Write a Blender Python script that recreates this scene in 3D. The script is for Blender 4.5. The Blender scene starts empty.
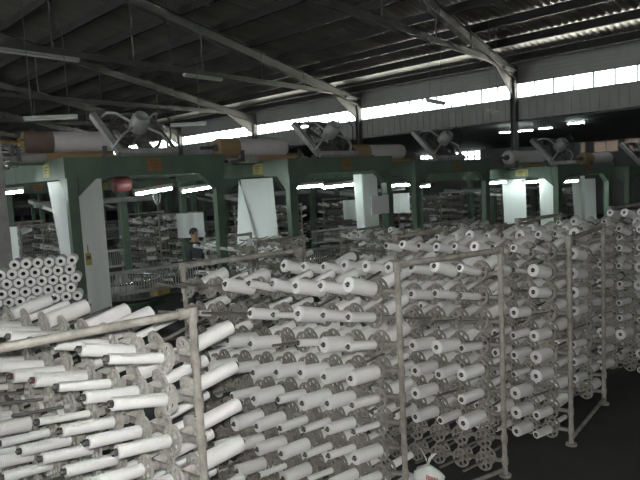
import bpy, math, random
from mathutils import Vector, Matrix
from mathutils.bvhtree import BVHTree

rnd = random.Random(7)
S = bpy.context.scene
COL = S.collection
PI = math.pi
EYE = 2.55                       # camera height (m)
YAW = math.radians(46.7)
CY, SY = math.cos(YAW), math.sin(YAW)


def W(a, d, h=0.0):
    """survey point: a metres across, d metres ahead of the camera station -> hall axes (x along the window wall, y towards it)"""
    return Vector((a * CY - d * SY, a * SY + d * CY, h))


# ------------------------------------------------------------------ materials
def principled(name, col, rough=0.6, metal=0.0, var=0.0, scale=8.0, bump=0.0, bscale=60.0, col2=None, spec=0.5,
               obj_var=0.0, detail=4.0, stretch=None):
    m = bpy.data.materials.new(name)
    m.use_nodes = True
    nt = m.node_tree
    N, L = nt.nodes, nt.links
    b = N['Principled BSDF']
    b.inputs['Roughness'].default_value = rough
    b.inputs['Metallic'].default_value = metal
    b.inputs['Specular IOR Level'].default_value = spec
    b.inputs['Base Color'].default_value = (*col, 1)
    if var > 0 or col2 or bump > 0:
        tc = N.new('ShaderNodeTexCoord')
        mp = N.new('ShaderNodeMapping')
        if stretch:
            mp.inputs['Scale'].default_value = stretch
        L.new(tc.outputs['Object'], mp.inputs['Vector'])
    last = None
    if var > 0 or col2:
        n = N.new('ShaderNodeTexNoise')
        n.inputs['Scale'].default_value = scale
        n.inputs['Detail'].default_value = detail
        n.inputs['Roughness'].default_value = 0.65
        L.new(mp.outputs['Vector'], n.inputs['Vector'])
        r = N.new('ShaderNodeValToRGB')
        r.color_ramp.elements[0].position = 0.3
        r.color_ramp.elements[1].position = 0.72
        c2 = col2 if col2 else tuple(c * (1 - var) for c in col)
        r.color_ramp.elements[0].color = (*c2, 1)
        r.color_ramp.elements[1].color = (*col, 1)
        L.new(n.outputs['Fac'], r.inputs['Fac'])
        last = r.outputs['Color']
    if obj_var > 0:
        oi = N.new('ShaderNodeObjectInfo')
        mr = N.new('ShaderNodeMapRange')
        mr.inputs['To Min'].default_value = 1 - obj_var
        mr.inputs['To Max'].default_value = 1.0
        L.new(oi.outputs['Random'], mr.inputs['Value'])
        mx = N.new('ShaderNodeMix')
        mx.data_type = 'RGBA'
        mx.blend_type = 'MULTIPLY'
        mx.inputs[0].default_value = 1.0
        if last:
            L.new(last, mx.inputs[6])
        else:
            mx.inputs[6].default_value = (*col, 1)
        L.new(mr.outputs['Result'], mx.inputs[7])
        last = mx.outputs[2]
    if last:
        L.new(last, b.inputs['Base Color'])
    if bump > 0:
        n2 = N.new('ShaderNodeTexNoise')
        n2.inputs['Scale'].default_value = bscale
        n2.inputs['Detail'].default_value = 3
        L.new(mp.outputs['Vector'], n2.inputs['Vector'])
        bp = N.new('ShaderNodeBump')
        bp.inputs['Strength'].default_value = bump
        bp.inputs['Distance'].default_value = 0.01
        L.new(n2.outputs['Fac'], bp.inputs['Height'])
        L.new(bp.outputs['Normal'], b.inputs['Normal'])
    return m


def emission(name, col, strength):
    m = bpy.data.materials.new(name)
    m.use_nodes = True
    nt = m.node_tree
    nt.nodes.remove(nt.nodes['Principled BSDF'])
    e = nt.nodes.new('ShaderNodeEmission')
    e.inputs['Color'].default_value = (*col, 1)
    e.inputs['Strength'].default_value = strength
    nt.links.new(e.outputs[0], nt.nodes['Material Output'].inputs[0])
    return m


def yarn_material():
    m = principled('yarn', (0.80, 0.80, 0.79), rough=0.42, obj_var=0.10, spec=0.4)
    nt = m.node_tree
    N, L = nt.nodes, nt.links
    b = N['Principled BSDF']
    tc = N.new('ShaderNodeTexCoord')
    w = N.new('ShaderNodeTexWave')
    w.wave_type = 'BANDS'
    w.bands_direction = 'Z'
    w.inputs['Scale'].default_value = 34.0
    w.inputs['Distortion'].default_value = 2.2
    w.inputs['Detail'].default_value = 2.0
    w.inputs['Detail Scale'].default_value = 2.0
    L.new(tc.outputs['Object'], w.inputs['Vector'])
    bp = N.new('ShaderNodeBump')
    bp.inputs['Strength'].default_value = 0.34
    bp.inputs['Distance'].default_value = 0.004
    L.new(w.outputs['Fac'], bp.inputs['Height'])
    L.new(bp.outputs['Normal'], b.inputs['Normal'])
    return m


def glass_material():
    m = bpy.data.materials.new('window_glass')
    m.use_nodes = True
    nt = m.node_tree
    nt.nodes.remove(nt.nodes['Principled BSDF'])
    tr = nt.nodes.new('ShaderNodeBsdfTransparent')
    tr.inputs[0].default_value = (0.95, 0.97, 0.96, 1)
    gl = nt.nodes.new('ShaderNodeBsdfGlossy')
    gl.inputs['Roughness'].default_value = 0.1
    mx = nt.nodes.new('ShaderNodeMixShader')
    mx.inputs[0].default_value = 0.08
    nt.links.new(tr.outputs[0], mx.inputs[1])
    nt.links.new(gl.outputs[0], mx.inputs[2])
    nt.links.new(mx.outputs[0], nt.nodes['Material Output'].inputs[0])
    return m


M = {}
M['yarn'] = yarn_material()
M['tube_dark'] = principled('tube_dark', (0.095, 0.088, 0.088), 0.6, var=0.3)
M['tube_pale'] = principled('tube_pale', (0.42, 0.42, 0.41), 0.6, var=0.2)
M['tube_maroon'] = principled('tube_maroon', (0.09, 0.03, 0.04), 0.6, var=0.3)
M['bore_shade'] = principled('bore_shade', (0.008, 0.008, 0.008), 0.9)  # shade inside the tube bores, put into the colour as near-black
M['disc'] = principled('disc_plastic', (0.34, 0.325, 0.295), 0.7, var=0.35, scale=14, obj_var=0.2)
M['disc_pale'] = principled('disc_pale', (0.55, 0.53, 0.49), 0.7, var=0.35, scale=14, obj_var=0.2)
M['spindle'] = principled('spindle_steel', (0.17, 0.165, 0.155), 0.6, metal=0.1, var=0.4)
M['pipe'] = principled('dusty_pipe', (0.40, 0.385, 0.35), 0.7, var=0.5, scale=9, col2=(0.17, 0.155, 0.135), bump=0.15)
M['row'] = principled('dusty_row_bar', (0.30, 0.285, 0.26), 0.8, var=0.5, scale=10, col2=(0.15, 0.14, 0.125))
M['green'] = principled('green_enamel', (0.085, 0.135, 0.095), 0.5, var=0.35, scale=3.0, bump=0.05)
M['green_dark'] = principled('green_enamel_dark', (0.028, 0.062, 0.042), 0.6, var=0.4, scale=4.0)
M['machine'] = principled('machine_grey', (0.13, 0.135, 0.13), 0.6, var=0.5, scale=5, metal=0.2)
M['machine_pale'] = principled('machine_pale', (0.33, 0.33, 0.32), 0.6, var=0.4, scale=5)
M['chrome'] = principled('chrome', (0.6, 0.6, 0.6), 0.2, metal=1.0)
M['black'] = principled('black_rubber', (0.012, 0.012, 0.012), 0.5)
M['cloth'] = principled('woven_cloth', (0.80, 0.84, 0.83), 0.55, var=0.10, scale=2.5, bump=0.12, bscale=18, stretch=(6, 6, 0.4))
def add_translucency(m, fac):
    nt = m.node_tree
    b_ = nt.nodes['Principled BSDF']
    tl = nt.nodes.new('ShaderNodeBsdfTranslucent')
    tl.inputs[0].default_value = (0.78, 0.83, 0.80, 1)
    mx = nt.nodes.new('ShaderNodeMixShader')
    mx.inputs[0].default_value = fac
    nt.links.new(b_.outputs[0], mx.inputs[1])
    nt.links.new(tl.outputs[0], mx.inputs[2])
    nt.links.new(mx.outputs[0], nt.nodes['Material Output'].inputs[0])


add_translucency(M['cloth'], 0.3)
M['kraft'] = principled('kraft_wrap', (0.165, 0.115, 0.088), 0.75, var=0.25, scale=5)
M['tan'] = principled('tan_cloth', (0.30, 0.21, 0.115), 0.75, var=0.2, scale=4)
M['fabric'] = principled('roll_fabric', (0.60, 0.57, 0.58), 0.6, var=0.08, scale=4)
M['galv'] = principled('fan_sheet', (0.42, 0.43, 0.42), 0.5, metal=0.25, var=0.35, scale=6)
M['yellow'] = principled('yellow_plate', (0.42, 0.38, 0.10), 0.5, var=0.35, scale=12, col2=(0.22, 0.21, 0.07))
M['orange'] = principled('orange_plate', (0.26, 0.13, 0.045), 0.5, var=0.5, scale=12, col2=(0.13, 0.085, 0.04))
M['mark'] = principled('plate_marks', (0.10, 0.07, 0.03), 0.6)
M['paper'] = principled('paper_card', (0.62, 0.64, 0.65), 0.6, var=0.06)
M['tube_lit'] = emission('fluorescent_lit', (0.86, 1.0, 0.95), 80.0)
M['tube_off'] = principled('fluorescent_off', (0.65, 0.66, 0.62), 0.3)
M['batten'] = principled('lamp_batten', (0.50, 0.50, 0.47), 0.5, var=0.2)
M['wire'] = principled('wire', (0.10, 0.10, 0.095), 0.6)
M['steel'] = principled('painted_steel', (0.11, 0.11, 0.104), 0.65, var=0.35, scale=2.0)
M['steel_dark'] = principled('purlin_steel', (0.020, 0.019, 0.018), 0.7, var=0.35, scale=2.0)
M['sheet'] = principled('roof_sheet', (0.55, 0.52, 0.47), 0.33, metal=0.75, var=0.35, scale=0.8, stretch=(3, 0.3, 0.3))
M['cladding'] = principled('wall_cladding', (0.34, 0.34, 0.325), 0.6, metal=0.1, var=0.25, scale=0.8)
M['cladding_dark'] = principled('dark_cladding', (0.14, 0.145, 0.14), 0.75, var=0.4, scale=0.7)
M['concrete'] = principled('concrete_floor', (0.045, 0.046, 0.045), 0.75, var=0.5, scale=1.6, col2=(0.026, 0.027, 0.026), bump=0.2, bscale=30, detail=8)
M['sheet_outside'] = principled('annex_sheet', (0.78, 0.76, 0.72), 0.5, metal=0.2, var=0.2, scale=0.8)
M['ground'] = principled('outside_ground', (0.34, 0.32, 0.28), 0.9, var=0.2, scale=0.5)
M['glass'] = glass_material()
M['frame'] = principled('window_frame', (0.13, 0.13, 0.125), 0.6)
M['wood'] = principled('louvre_wood', (0.36, 0.29, 0.24), 0.6, var=0.3)
M['bag'] = principled('bag_plastic', (0.66, 0.70, 0.66), 0.35, var=0.1, scale=6, bump=0.5, bscale=14)
M['bag_red'] = principled('bag_red', (0.34, 0.035, 0.06), 0.4)
M['bag_green'] = principled('bag_green', (0.06, 0.17, 0.09), 0.4)
M['red_drum'] = principled('red_paint', (0.17, 0.05, 0.05), 0.5, var=0.3)
M['skin'] = principled('skin', (0.30, 0.17, 0.11), 0.55)
M['hair'] = principled('hair', (0.012, 0.010, 0.010), 0.5)
M['shirt'] = principled('dark_shirt', (0.035, 0.038, 0.045), 0.8)
M['trousers'] = principled('trousers', (0.03, 0.03, 0.035), 0.8)
M['brass'] = principled('brass_paint', (0.35, 0.24, 0.07), 0.5, var=0.4)


# ------------------------------------------------------------------ mesh builder
class MB:
    def __init__(self):
        self.v, self.f, self.s, self.m = [], [], [], []

    def add(self, vs, fs, slot=0, smooth=False):
        o = len(self.v)
        self.v += [tuple(p) for p in vs]
        for f in fs:
            self.f.append(tuple(i + o for i in f))
            self.s.append(smooth)
            self.m.append(slot)

    def box(self, c, size, rot=None, slot=0):
        x, y, z = (k / 2 for k in size)
        vs = [Vector((i * x, j * y, k * z)) for i in (-1, 1) for j in (-1, 1) for k in (-1, 1)]
        c = Vector(c)
        vs = [(rot @ p if rot else p) + c for p in vs]
        self.add(vs, [(0, 1, 3, 2), (4, 6, 7, 5), (0, 4, 5, 1), (2, 3, 7, 6), (0, 2, 6, 4), (1, 5, 7, 3)], slot)

    def bar(self, p0, p1, w, h, slot=0, up=Vector((0, 0, 1))):
        """box beam from p0 to p1, w wide, h deep along up"""
        p0, p1 = Vector(p0), Vector(p1)
        d = (p1 - p0)
        n = d.normalized()
        side = n.cross(up)
        if side.length < 1e-4:
            side = n.cross(Vector((1, 0, 0)))
        side.normalize()
        u = side.cross(n).normalized()
        R = Matrix((n, side, u)).transposed()
        self.box((p0 + p1) / 2, (d.length, w, h), R, slot)

    def tube(self, p0, p1, r, seg=10, slot=0, r1=None, caps=True):
        p0, p1 = Vector(p0), Vector(p1)
        r1 = r if r1 is None else r1
        n = (p1 - p0).normalized()
        a = n.orthogonal().normalized()
        b = n.cross(a)
        vs = []
        for p, q in ((p0, r), (p1, r1)):
            for i in range(seg):
                t = 2 * PI * i / seg
                vs.append(p + (a * math.cos(t) + b * math.sin(t)) * q)
        self.add(vs, [(i, (i + 1) % seg, seg + (i + 1) % seg, seg + i) for i in range(seg)], slot, True)
        if caps:
            self.add(vs[:seg], [tuple(range(seg - 1, -1, -1))], slot)
            self.add(vs[seg:], [tuple(range(seg))], slot)

    def path(self, pts, r, seg=8, slot=0, closed=False):
        pts = [Vector(p) for p in pts]
        n = len(pts)
        vs = []
        prev = None
        for i, p in enumerate(pts):
            if closed:
                t = (pts[(i + 1) % n] - pts[i - 1]).normalized()
            else:
                t = (pts[min(i + 1, n - 1)] - pts[max(i - 1, 0)]).normalized()
            a = t.orthogonal().normalized() if prev is None else (prev - t * prev.dot(t)).normalized()
            prev = a
            b = t.cross(a)
            vs += [p + (a * math.cos(2 * PI * k / seg) + b * math.sin(2 * PI * k / seg)) * r for k in range(seg)]
        fs = []
        for i in range(n if closed else n - 1):
            j = (i + 1) % n
            fs += [(i * seg + k, i * seg + (k + 1) % seg, j * seg + (k + 1) % seg, j * seg + k) for k in range(seg)]
        self.add(vs, fs, slot, True)
        if not closed:
            self.add(vs[:seg], [tuple(range(seg - 1, -1, -1))], slot)
            self.add(vs[-seg:], [tuple(range(seg))], slot)

    def lathe(self, prof, seg=20, slot=0, mat=None, smooth=True, closed_ends=False):
        """prof: list of (r, z) about +Z"""
        vs = []
        for r, z in prof:
            vs += [Vector((r * math.cos(2 * PI * k / seg), r * math.sin(2 * PI * k / seg), z)) for k in range(seg)]
        fs = []
        for i in range(len(prof) - 1):
            fs += [(i * seg + k, i * seg + (k + 1) % seg, (i + 1) * seg + (k + 1) % seg, (i + 1) * seg + k) for k in range(seg)]
        if mat:
            vs = [mat @ p for p in vs]
        self.add(vs, fs, slot, smooth)
        if closed_ends:
            self.add(vs[:seg], [tuple(range(seg - 1, -1, -1))], slot)
            self.add(vs[-seg:], [tuple(range(seg))], slot)

    def mesh(self, name, mats):
        me = bpy.data.meshes.new(name)
        me.from_pydata(self.v, [], self.f)
        for m in mats:
            me.materials.append(M[m])
        me.polygons.foreach_set('use_smooth', self.s)
        me.polygons.foreach_set('material_index', self.m)
        me.update()
        return me

    def build(self, name, mats, parent=None, loc=None, rotz=None, flip=True):
        if isinstance(mats, str):
            mats = [mats]
        o = bpy.data.objects.new(name, self.mesh(name, mats))
        COL.objects.link(o)
        if parent:
            o.parent = parent
        if loc is not None:
            o.location = loc
        if rotz is not None:
            o.rotation_euler = (0, 0, rotz)
        return o


def tag(o, label, cat, group=None, kind=None):
    o['label'] = label
    o['category'] = cat
    if group:
        o['group'] = group
    if kind:
        o['kind'] = kind
    return o


def thing(name, label, cat, loc=(0, 0, 0), rotz=0.0, group=None):
    o = bpy.data.objects.new(name, None)
    o.empty_display_size = 0.1
    COL.objects.link(o)
    o.location = loc
    o.rotation_euler = (0, 0, rotz)
    return tag(o, label, cat, group)


def struct(o, label=None, cat=None):
    o['kind'] = 'structure'
    if label:
        o['label'] = label
        o['category'] = cat
    return o


def link_mesh(name, me, parent=None, mat=None):
    o = bpy.data.objects.new(name, me)
    COL.objects.link(o)
    if parent:
        o.parent = parent
    if mat is not None:
        o.matrix_local = mat
    return o


CH = {}


def copy_tree(o, parent=None):
    c = o.copy()
    COL.objects.link(c)
    if parent:
        c.parent = parent
        c.matrix_parent_inverse = o.matrix_parent_inverse
    for ch in o.children:
        copy_tree(ch, c)
    return c


def ordinal(i):
    return ['first', 'second', 'third', 'fourth', 'fifth', 'sixth', 'seventh', 'eighth', 'ninth', 'tenth', 'eleventh',
            'twelfth', 'thirteenth'][i]


# ------------------------------------------------------------------ camera + light
cam = bpy.data.cameras.new('camera')
cam_o = bpy.data.objects.new('camera', cam)
COL.objects.link(cam_o)
cam.sensor_fit = 'HORIZONTAL'
cam.sensor_width = 36.0
cam.lens = 36.0 * 620.0 / 640.0
cam.clip_start = 0.05
cam.clip_end = 400
p, rho = math.radians(5.7), math.radians(3.0)
fw0 = W(0, 1) - W(0, 0)
ri0 = W(1, 0) - W(0, 0)
up0 = Vector((0, 0, 1))
fw = fw0 * math.cos(p) - up0 * math.sin(p)
u0 = fw0 * math.sin(p) + up0 * math.cos(p)
uu = u0 * math.cos(rho) + ri0 * math.sin(rho)
rr = ri0 * math.cos(rho) - u0 * math.sin(rho)
mw = Matrix((rr, uu, -fw)).transposed().to_4x4()
mw.translation = Vector((0, 0, EYE))
cam_o.matrix_world = mw
S.camera = cam_o


def project(P):
    v = P - Vector((0, 0, EYE))
    d = v.dot(fw)
    if d < 0.1:
        return None
    return 320 + 620 * v.dot(rr) / d, 240 - 620 * v.dot(uu) / d, d


# the photographer's flash, on the camera body
fl = bpy.data.lights.new('camera_flash', 'POINT')
fl.energy = 560
fl.shadow_soft_size = 0.025
fl.color = (1.0, 0.985, 0.95)
fo = bpy.data.objects.new('camera_flash', fl)
COL.objects.link(fo)
fo.location = Vector((0, 0, EYE)) + uu * 0.07 - rr * 0.03

w = bpy.data.worlds.new('World')
S.world = w
w.use_nodes = True
bg = w.node_tree.nodes['Background']
bg.inputs[0].default_value = (0.93, 0.97, 1.0, 1)
bg.inputs[1].default_value = 7.5

sun = bpy.data.lights.new('sun', 'SUN')
sun.energy = 210
sun.angle = math.radians(0.53)
sun.color = (1.0, 0.96, 0.88)
so = bpy.data.objects.new('sun', sun)
COL.objects.link(so)
so.rotation_euler = (math.radians(35), 0, 0)      # high, from over the ridge: falls on the annex roof outside the windows

# ------------------------------------------------------------------ the hall
WY = 20.3                        # window wall
X0, X1, Y0, Y2 = -76.0, 18.0, -14.0, 32.0
EAVE = 6.05
SL = 0.176
SKEW = -0.1926                   # the bay lines run a little off square to the window wall

b = MB()
b.box(((X0 + X1) / 2, (Y0 + Y2) / 2, -0.05), (X1 - X0, Y2 - Y0, 0.1))
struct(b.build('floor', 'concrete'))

# roof sheet: corrugations run down the slope
RIDGE_Y = 2.0


def roof_z(y):
    return EAVE + 0.12 + SL * (WY - y) if y >= RIDGE_Y else EAVE + 0.12 + SL * (WY - 2 * RIDGE_Y + y)


def corrugated(xa, xb, ends, name, mat):
    bb = MB()
    pitch, amp, n = 0.21, 0.014, 6
    k = int((xb - xa) / pitch * n)
    vs = []
    for i in range(k + 1):
        x = xa + i * pitch / n
        dz = amp * math.cos(2 * PI * i / n)
        vs += [(x, y, z + dz) for y, z in ends]
    q = len(ends)
    fs = []
    for i in range(k):
        for j in range(q - 1):
            fs.append((i * q + j, (i + 1) * q + j, (i + 1) * q + j + 1, i * q + j + 1))
    bb.add(vs, fs, 0, True)
    return bb.build(name, mat)


struct(corrugated(X0, X1, [(WY + 0.3, roof_z(WY + 0.3)), (RIDGE_Y, roof_z(RIDGE_Y)), (Y0, roof_z(Y0))], 'ceiling', 'sheet'))
struct(corrugated(X0, X1, [(WY + 0.1, 4.25), (Y2 + 0.4, 3.75)], 'ceiling_annex', 'sheet_outside'))
b = MB()
b.bar(((X0 + X1) / 2, WY + 0.12, 4.17), ((X0 + X1) / 2, Y2, 3.68), X1 - X0, 0.02)
struct(b.build('ceiling_annex_shade', 'cladding_dark'))  # dark sheet added below the annex roof to hide the lamps' glow

# purlins (deep dark strips across the slope)
y = WY - 0.85
while y > Y0 + 0.5:
    b = MB()
    z = roof_z(y) - 0.03
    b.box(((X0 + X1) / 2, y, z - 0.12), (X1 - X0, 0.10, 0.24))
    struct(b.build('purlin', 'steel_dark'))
    y -= 1.5

# columns, rafters and tie rails on each bay line
bays = [-11.2 - 7.4 * k for k in range(-3, 9)]
for x in bays:
    if not (X0 < x < X1):
        continue
    b = MB()
    for dx in (-0.085, 0.085):
        b.box((x + dx, WY - 0.1, EAVE / 2), (0.02, 0.2, EAVE))
    b.box((x, WY - 0.1, EAVE / 2), (0.17, 0.014, EAVE))
    b.box((x, WY - 0.1, 0.02), (0.4, 0.4, 0.04))
    struct(b.build('column', 'steel'))
    b = MB()
    za, zb = roof_z(WY) - 0.42, roof_z(RIDGE_Y) - 0.42
    bx = lambda yy: x + (yy - WY) * SKEW
    a0, a1 = Vector((x, WY - 0.05, za)), Vector((bx(RIDGE_Y), RIDGE_Y, zb))
    b.bar(a0, a1, 0.02, 0.30)
    b.bar(a0 + Vector((0, 0, 0.15)), a1 + Vector((0, 0, 0.15)), 0.18, 0.02)
    b.bar(a0 - Vector((0, 0, 0.15)), a1 - Vector((0, 0, 0.15)), 0.18, 0.02)
    # deep haunch plate next to the column
    hv = [Vector((x + s, WY - 0.2, za - 0.75)) for s in (-0.012, 0.012)] + \
         [Vector((x + s, WY - 0.2, za)) for s in (-0.012, 0.012)] + \
         [Vector((bx(WY - 2.2) + s, WY - 2.2, za + SL * 2.0 - 0.1)) for s in (-0.012, 0.012)]
    b.add(hv, [(0, 2, 4), (1, 5, 3), (0, 4, 5, 1), (0, 1, 3, 2), (2, 3, 5, 4)])
    b2a, b2b = Vector((bx(RIDGE_Y), RIDGE_Y, zb)), Vector((bx(Y0 + .1), Y0 + .1, roof_z(Y0) - 0.42))
    b.bar(b2a, b2b, 0.18, 0.30)
    struct(b.build('rafter', 'steel'))
    b = MB()
    b.bar((x + 0.02, WY - 0.2, 6.02), (bx(-6.0) + 0.02, -6.0, 6.02), 0.10, 0.16)
    struct(b.build('tie_rail', 'steel'))
    for yy in (19.0, 16.4, 14.0, 11.2, 8.6, 6.2, 4.0):
        b = MB()
        b.tube((bx(yy) + 0.02, yy, 6.06), (bx(yy) + 0.02, yy, roof_z(yy) - 0.3), 0.022, 6)
        struct(b.build('hanger_rod', 'steel'))

# window wall: fascia, clerestory windows, ribbed band, then open below into the annex
b = MB()
b.box(((X0 + X1) / 2, WY + 0.06, 5.835), (X1 - X0, 0.05, 0.73))
for k in range(5):
    b.box(((X0 + X1) / 2, WY + 0.02, 5.52 + k * 0.13), (X1 - X0, 0.05, 0.045))
struct(b.build('wall_north_fascia', 'cladding'))
b = MB()
b.box(((X0 + X1) / 2, WY + 0.06, 4.575), (X1 - X0, 0.05, 0.73))
for k in range(int((X1 - X0) / 0.3)):
    b.box((X0 + 0.15 + k * 0.3, WY + 0.03, 4.575), (0.09, 0.03, 0.73))
b.box(((X0 + X1) / 2, WY + 0.0, 4.92), (X1 - X0, 0.10, 0.05))
struct(b.build('wall_north_band', 'cladding'))
wn = 1
for i, x in enumerate(bays):
    if not (X0 < x - 7.4 and x < X1 + 3):
        continue
    xa, xb = x - 7.4, x
    b = MB()
    b.box(((xa + xb) / 2, WY + 0.06, 4.965), (7.4, 0.06, 0.03))
    b.box(((xa + xb) / 2, WY + 0.06, 5.465), (7.4, 0.06, 0.03))
    for k in range(12):
        b.box((xa + 0.04 + k * 7.32 / 11, WY + 0.06, 5.215), (0.036, 0.05, 0.5))
    wo = struct(b.build('window_%d' % wn, 'frame'))
    g = MB()
    g.box(((xa + xb) / 2, WY + 0.07, 5.215), (7.3, 0.008, 0.48))
    g.build('pane', 'glass', wo)
    wn += 1

# annex far wall with its louvred openings
holes = []


def hit_y(px, py, Y):
    d = fw * 620 + rr * (px - 320) - uu * (py - 240)
    return Vector((0, 0, EYE)) + d * (Y / d.y)


for kind, (xa, ya, xb, yb) in (('louvre', (580.5, 139, 586.5, 153)), ('louvre', (594, 138, 619.5, 152.5)), ('louvre', (625, 135.5, 655, 151.5)),
                               ('louvre', (664, 133, 690, 149)),
                               ('grid', (455, 145.5, 481.5, 162.5)), ('grid', (420, 150, 440, 164))):
    A, B = hit_y(xa, (ya + yb) / 2 + 0.5, Y2), hit_y(xb, (ya + yb) / 2 - 0.5, Y2)
    T, Bo = hit_y((xa + xb) / 2, ya, Y2), hit_y((xa + xb) / 2, yb, Y2)
    holes.append((kind, A.x, B.x, Bo.z, T.z))
holes.sort(key=lambda h: h[1])
b = MB()
xs = X0
for kind, xa, xb, za, zb in holes:
    b.box(((xs + xa) / 2, Y2, 2.2), (xa - xs, 0.12, 4.4))
    b.box(((xa + xb) / 2, Y2, za / 2), (xb - xa, 0.12, za))
    b.box(((xa + xb) / 2, Y2, (zb + 4.4) / 2), (xb - xa, 0.12, 4.4 - zb))
    xs = xb
b.box(((xs + X1) / 2, Y2, 2.2), (X1 - xs, 0.12, 4.4))
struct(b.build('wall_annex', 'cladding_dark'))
for kind, xa, xb, za, zb in holes:
    b = MB()
    for xx in (xa + 0.03, xb - 0.03):
        b.box((xx, Y2 - 0.03, (za + zb) / 2), (0.06, 0.10, zb - za))
    for zz in (za + 0.03, zb - 0.03):
        b.box(((xa + xb) / 2, Y2 - 0.03, zz), (xb - xa, 0.10, 0.06))
    if kind == 'louvre':
        n = 7
        for k in range(n):
            R = Matrix.Rotation(math.radians(-40), 3, 'X')
            b.box(((xa + xb) / 2, Y2 - 0.02, za + (k + 0.5) * (zb - za) / n), (xb - xa, 0.012, 0.135), R)
        nv = max(1, round((xb - xa) / 0.7))
        for k in range(1, nv):
            b.box((xa + k * (xb - xa) / nv, Y2 - 0.03, (za + zb) / 2), (0.05, 0.08, zb - za))
        wo = struct(b.build('window_%d' % wn, 'wood'))
    else:
        for k in range(1, 4):
            b.box((xa + k * (xb - xa) / 4, Y2 - 0.03, (za + zb) / 2), (0.05, 0.06, zb - za))
        for k in range(1, 3):
            b.box(((xa + xb) / 2, Y2 - 0.03, za + k * (zb - za) / 3), (xb - xa, 0.06, 0.05))
        wo = struct(b.build('window_%d' % wn, 'frame'))
        g = MB()
        g.box(((xa + xb) / 2, Y2 + 0.02, (za + zb) / 2), (xb - xa, 0.008, zb - za))
        g.build('pane', 'glass', wo)
    wn += 1

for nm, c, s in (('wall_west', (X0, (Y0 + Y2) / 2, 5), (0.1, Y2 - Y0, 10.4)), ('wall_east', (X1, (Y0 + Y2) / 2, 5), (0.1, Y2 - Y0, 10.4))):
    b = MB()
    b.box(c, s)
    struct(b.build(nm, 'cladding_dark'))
# unseen rear wall; its clerestory strip is added to bring in ambient daylight
b = MB()
DA, DB = -26.0, -14.0           # unseen goods door opening, added for daylight on the left side
b.box(((X0 + DA) / 2, Y0, 2.3), (DA - X0, 0.1, 4.6))
b.box(((DB + X1) / 2, Y0, 2.3), (X1 - DB, 0.1, 4.6))
b.box(((DA + DB) / 2, Y0, 4.5), (DB - DA, 0.1, 0.2))
b.box(((X0 + X1) / 2, Y0, 6.6), (X1 - X0, 0.1, 1.8))
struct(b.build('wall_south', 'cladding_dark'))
b = MB()
for k in range(20):
    b.box((X0 + k * (X1 - X0) / 19, Y0, 5.15), (0.06, 0.08, 1.1))
wo = struct(b.build('window_%d' % wn, 'frame'))
g = MB()
g.box(((X0 + X1) / 2, Y0 + 0.02, 5.15), (X1 - X0, 0.008, 1.1))
g.build('pane', 'glass', wo)

# ------------------------------------------------------------------ bobbin + holder prototypes
HOLE_N = 6


def disc_mesh(name, R=0.080, thick=0.012, seg_h=10):
    """flanged wheel with six round lightening holes, on a hub, with the spindle rod; axis +Z from the row bar"""
    m = MB()
    z1, z0 = 0.058, 0.046
    ri, rc, rh = 0.020, 0.050, 0.0185
    for k in range(HOLE_N):
        t0, t1 = 2 * PI * k / HOLE_N, 2 * PI * (k + 1) / HOLE_N
        tm = (t0 + t1) / 2
        cx, cy = rc * math.cos(tm), rc * math.sin(tm)
        out = []
        na = 5
        for i in range(na):
            t = t0 + (t1 - t0) * i / (na - 1)
            out.append((R * math.cos(t), R * math.sin(t)))
        for i in range(1, 3):
            r = R + (ri - R) * i / 3
            out.append((r * math.cos(t1), r * math.sin(t1)))
        for i in range(3):
            t = t1 + (t0 - t1) * i / 2
            out.append((ri * math.cos(t), ri * math.sin(t)))
        for i in range(1, 3):
            r = ri + (R - ri) * i / 3
            out.append((r * math.cos(t0), r * math.sin(t0)))
        n = len(out)
        hole = []
        for (x, y) in out:
            a = math.atan2(y - cy, x - cx)
            hole.append((cx + rh * math.cos(a), cy + rh * math.sin(a)))
        for z, rev in ((z1, False), (z0, True)):
            vs = [(x, y, z) for x, y in out] + [(x, y, z) for x, y in hole]
            fs = [(i, (i + 1) % n, n + (i + 1) % n, n + i) for i in range(n)]
            if rev:
                fs = [tuple(reversed(f)) for f in fs]
            m.add(vs, fs, 0)
        vs = [(x, y, z1) for x, y in hole] + [(x, y, z0) for x, y in hole]
        m.add(vs, [(i, (i + 1) % n, n + (i + 1) % n, n + i) for i in range(n)], 0, True)
    m.lathe([(R, z0), (R, z1)], 24, 0)
    m.lathe([(0.0, 0.0), (0.026, 0.0), (0.024, 0.046)], 10, 0)
    m.lathe([(0.022, z1), (0.020, 0.075), (0.010, 0.080)], 10, 0)
    m.lathe([(0.0105, 0.075), (0.0105, 0.300), (0.006, 0.306), (0.0, 0.306)], 8, 1)
    return m


def disc_simple():
    m = MB()
    m.lathe([(0.024, 0.0), (0.022, 0.046), (0.080, 0.046), (0.080, 0.058), (0.018, 0.058), (0.0105, 0.075), (0.0105, 0.300), (0.0, 0.304)], 12, 0, smooth=False)
    return m


def yarn_prof(R):
    z0, z1 = 0.068, 0.283
    e = min(0.0035, (R - 0.0195) * 0.5)
    pr = [(0.0195, z0), (R - e, z0), (R - e * 0.3, z0 + e * 0.4), (R, z0 + e)]
    for k in range(1, 8):
        z = z0 + e + (z1 - z0 - 2 * e) * k / 8
        pr.append((R * (1 - 0.010 * (k % 2) - 0.004 * k / 8), z))
    pr += [(R * 0.985, z1 - e), (R * 0.985 - e * 0.3, z1 - e * 0.4), (R * 0.985 - e, z1), (0.0195, z1)]
    return pr


RADII = [0.022, 0.028, 0.035, 0.042, 0.050, 0.057]
YARN = []
for R in RADII:
    m = MB()
    m.lathe(yarn_prof(R), 28, 0)
    YARN.append(m.mesh('yarn_winding', ['yarn']))


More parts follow.
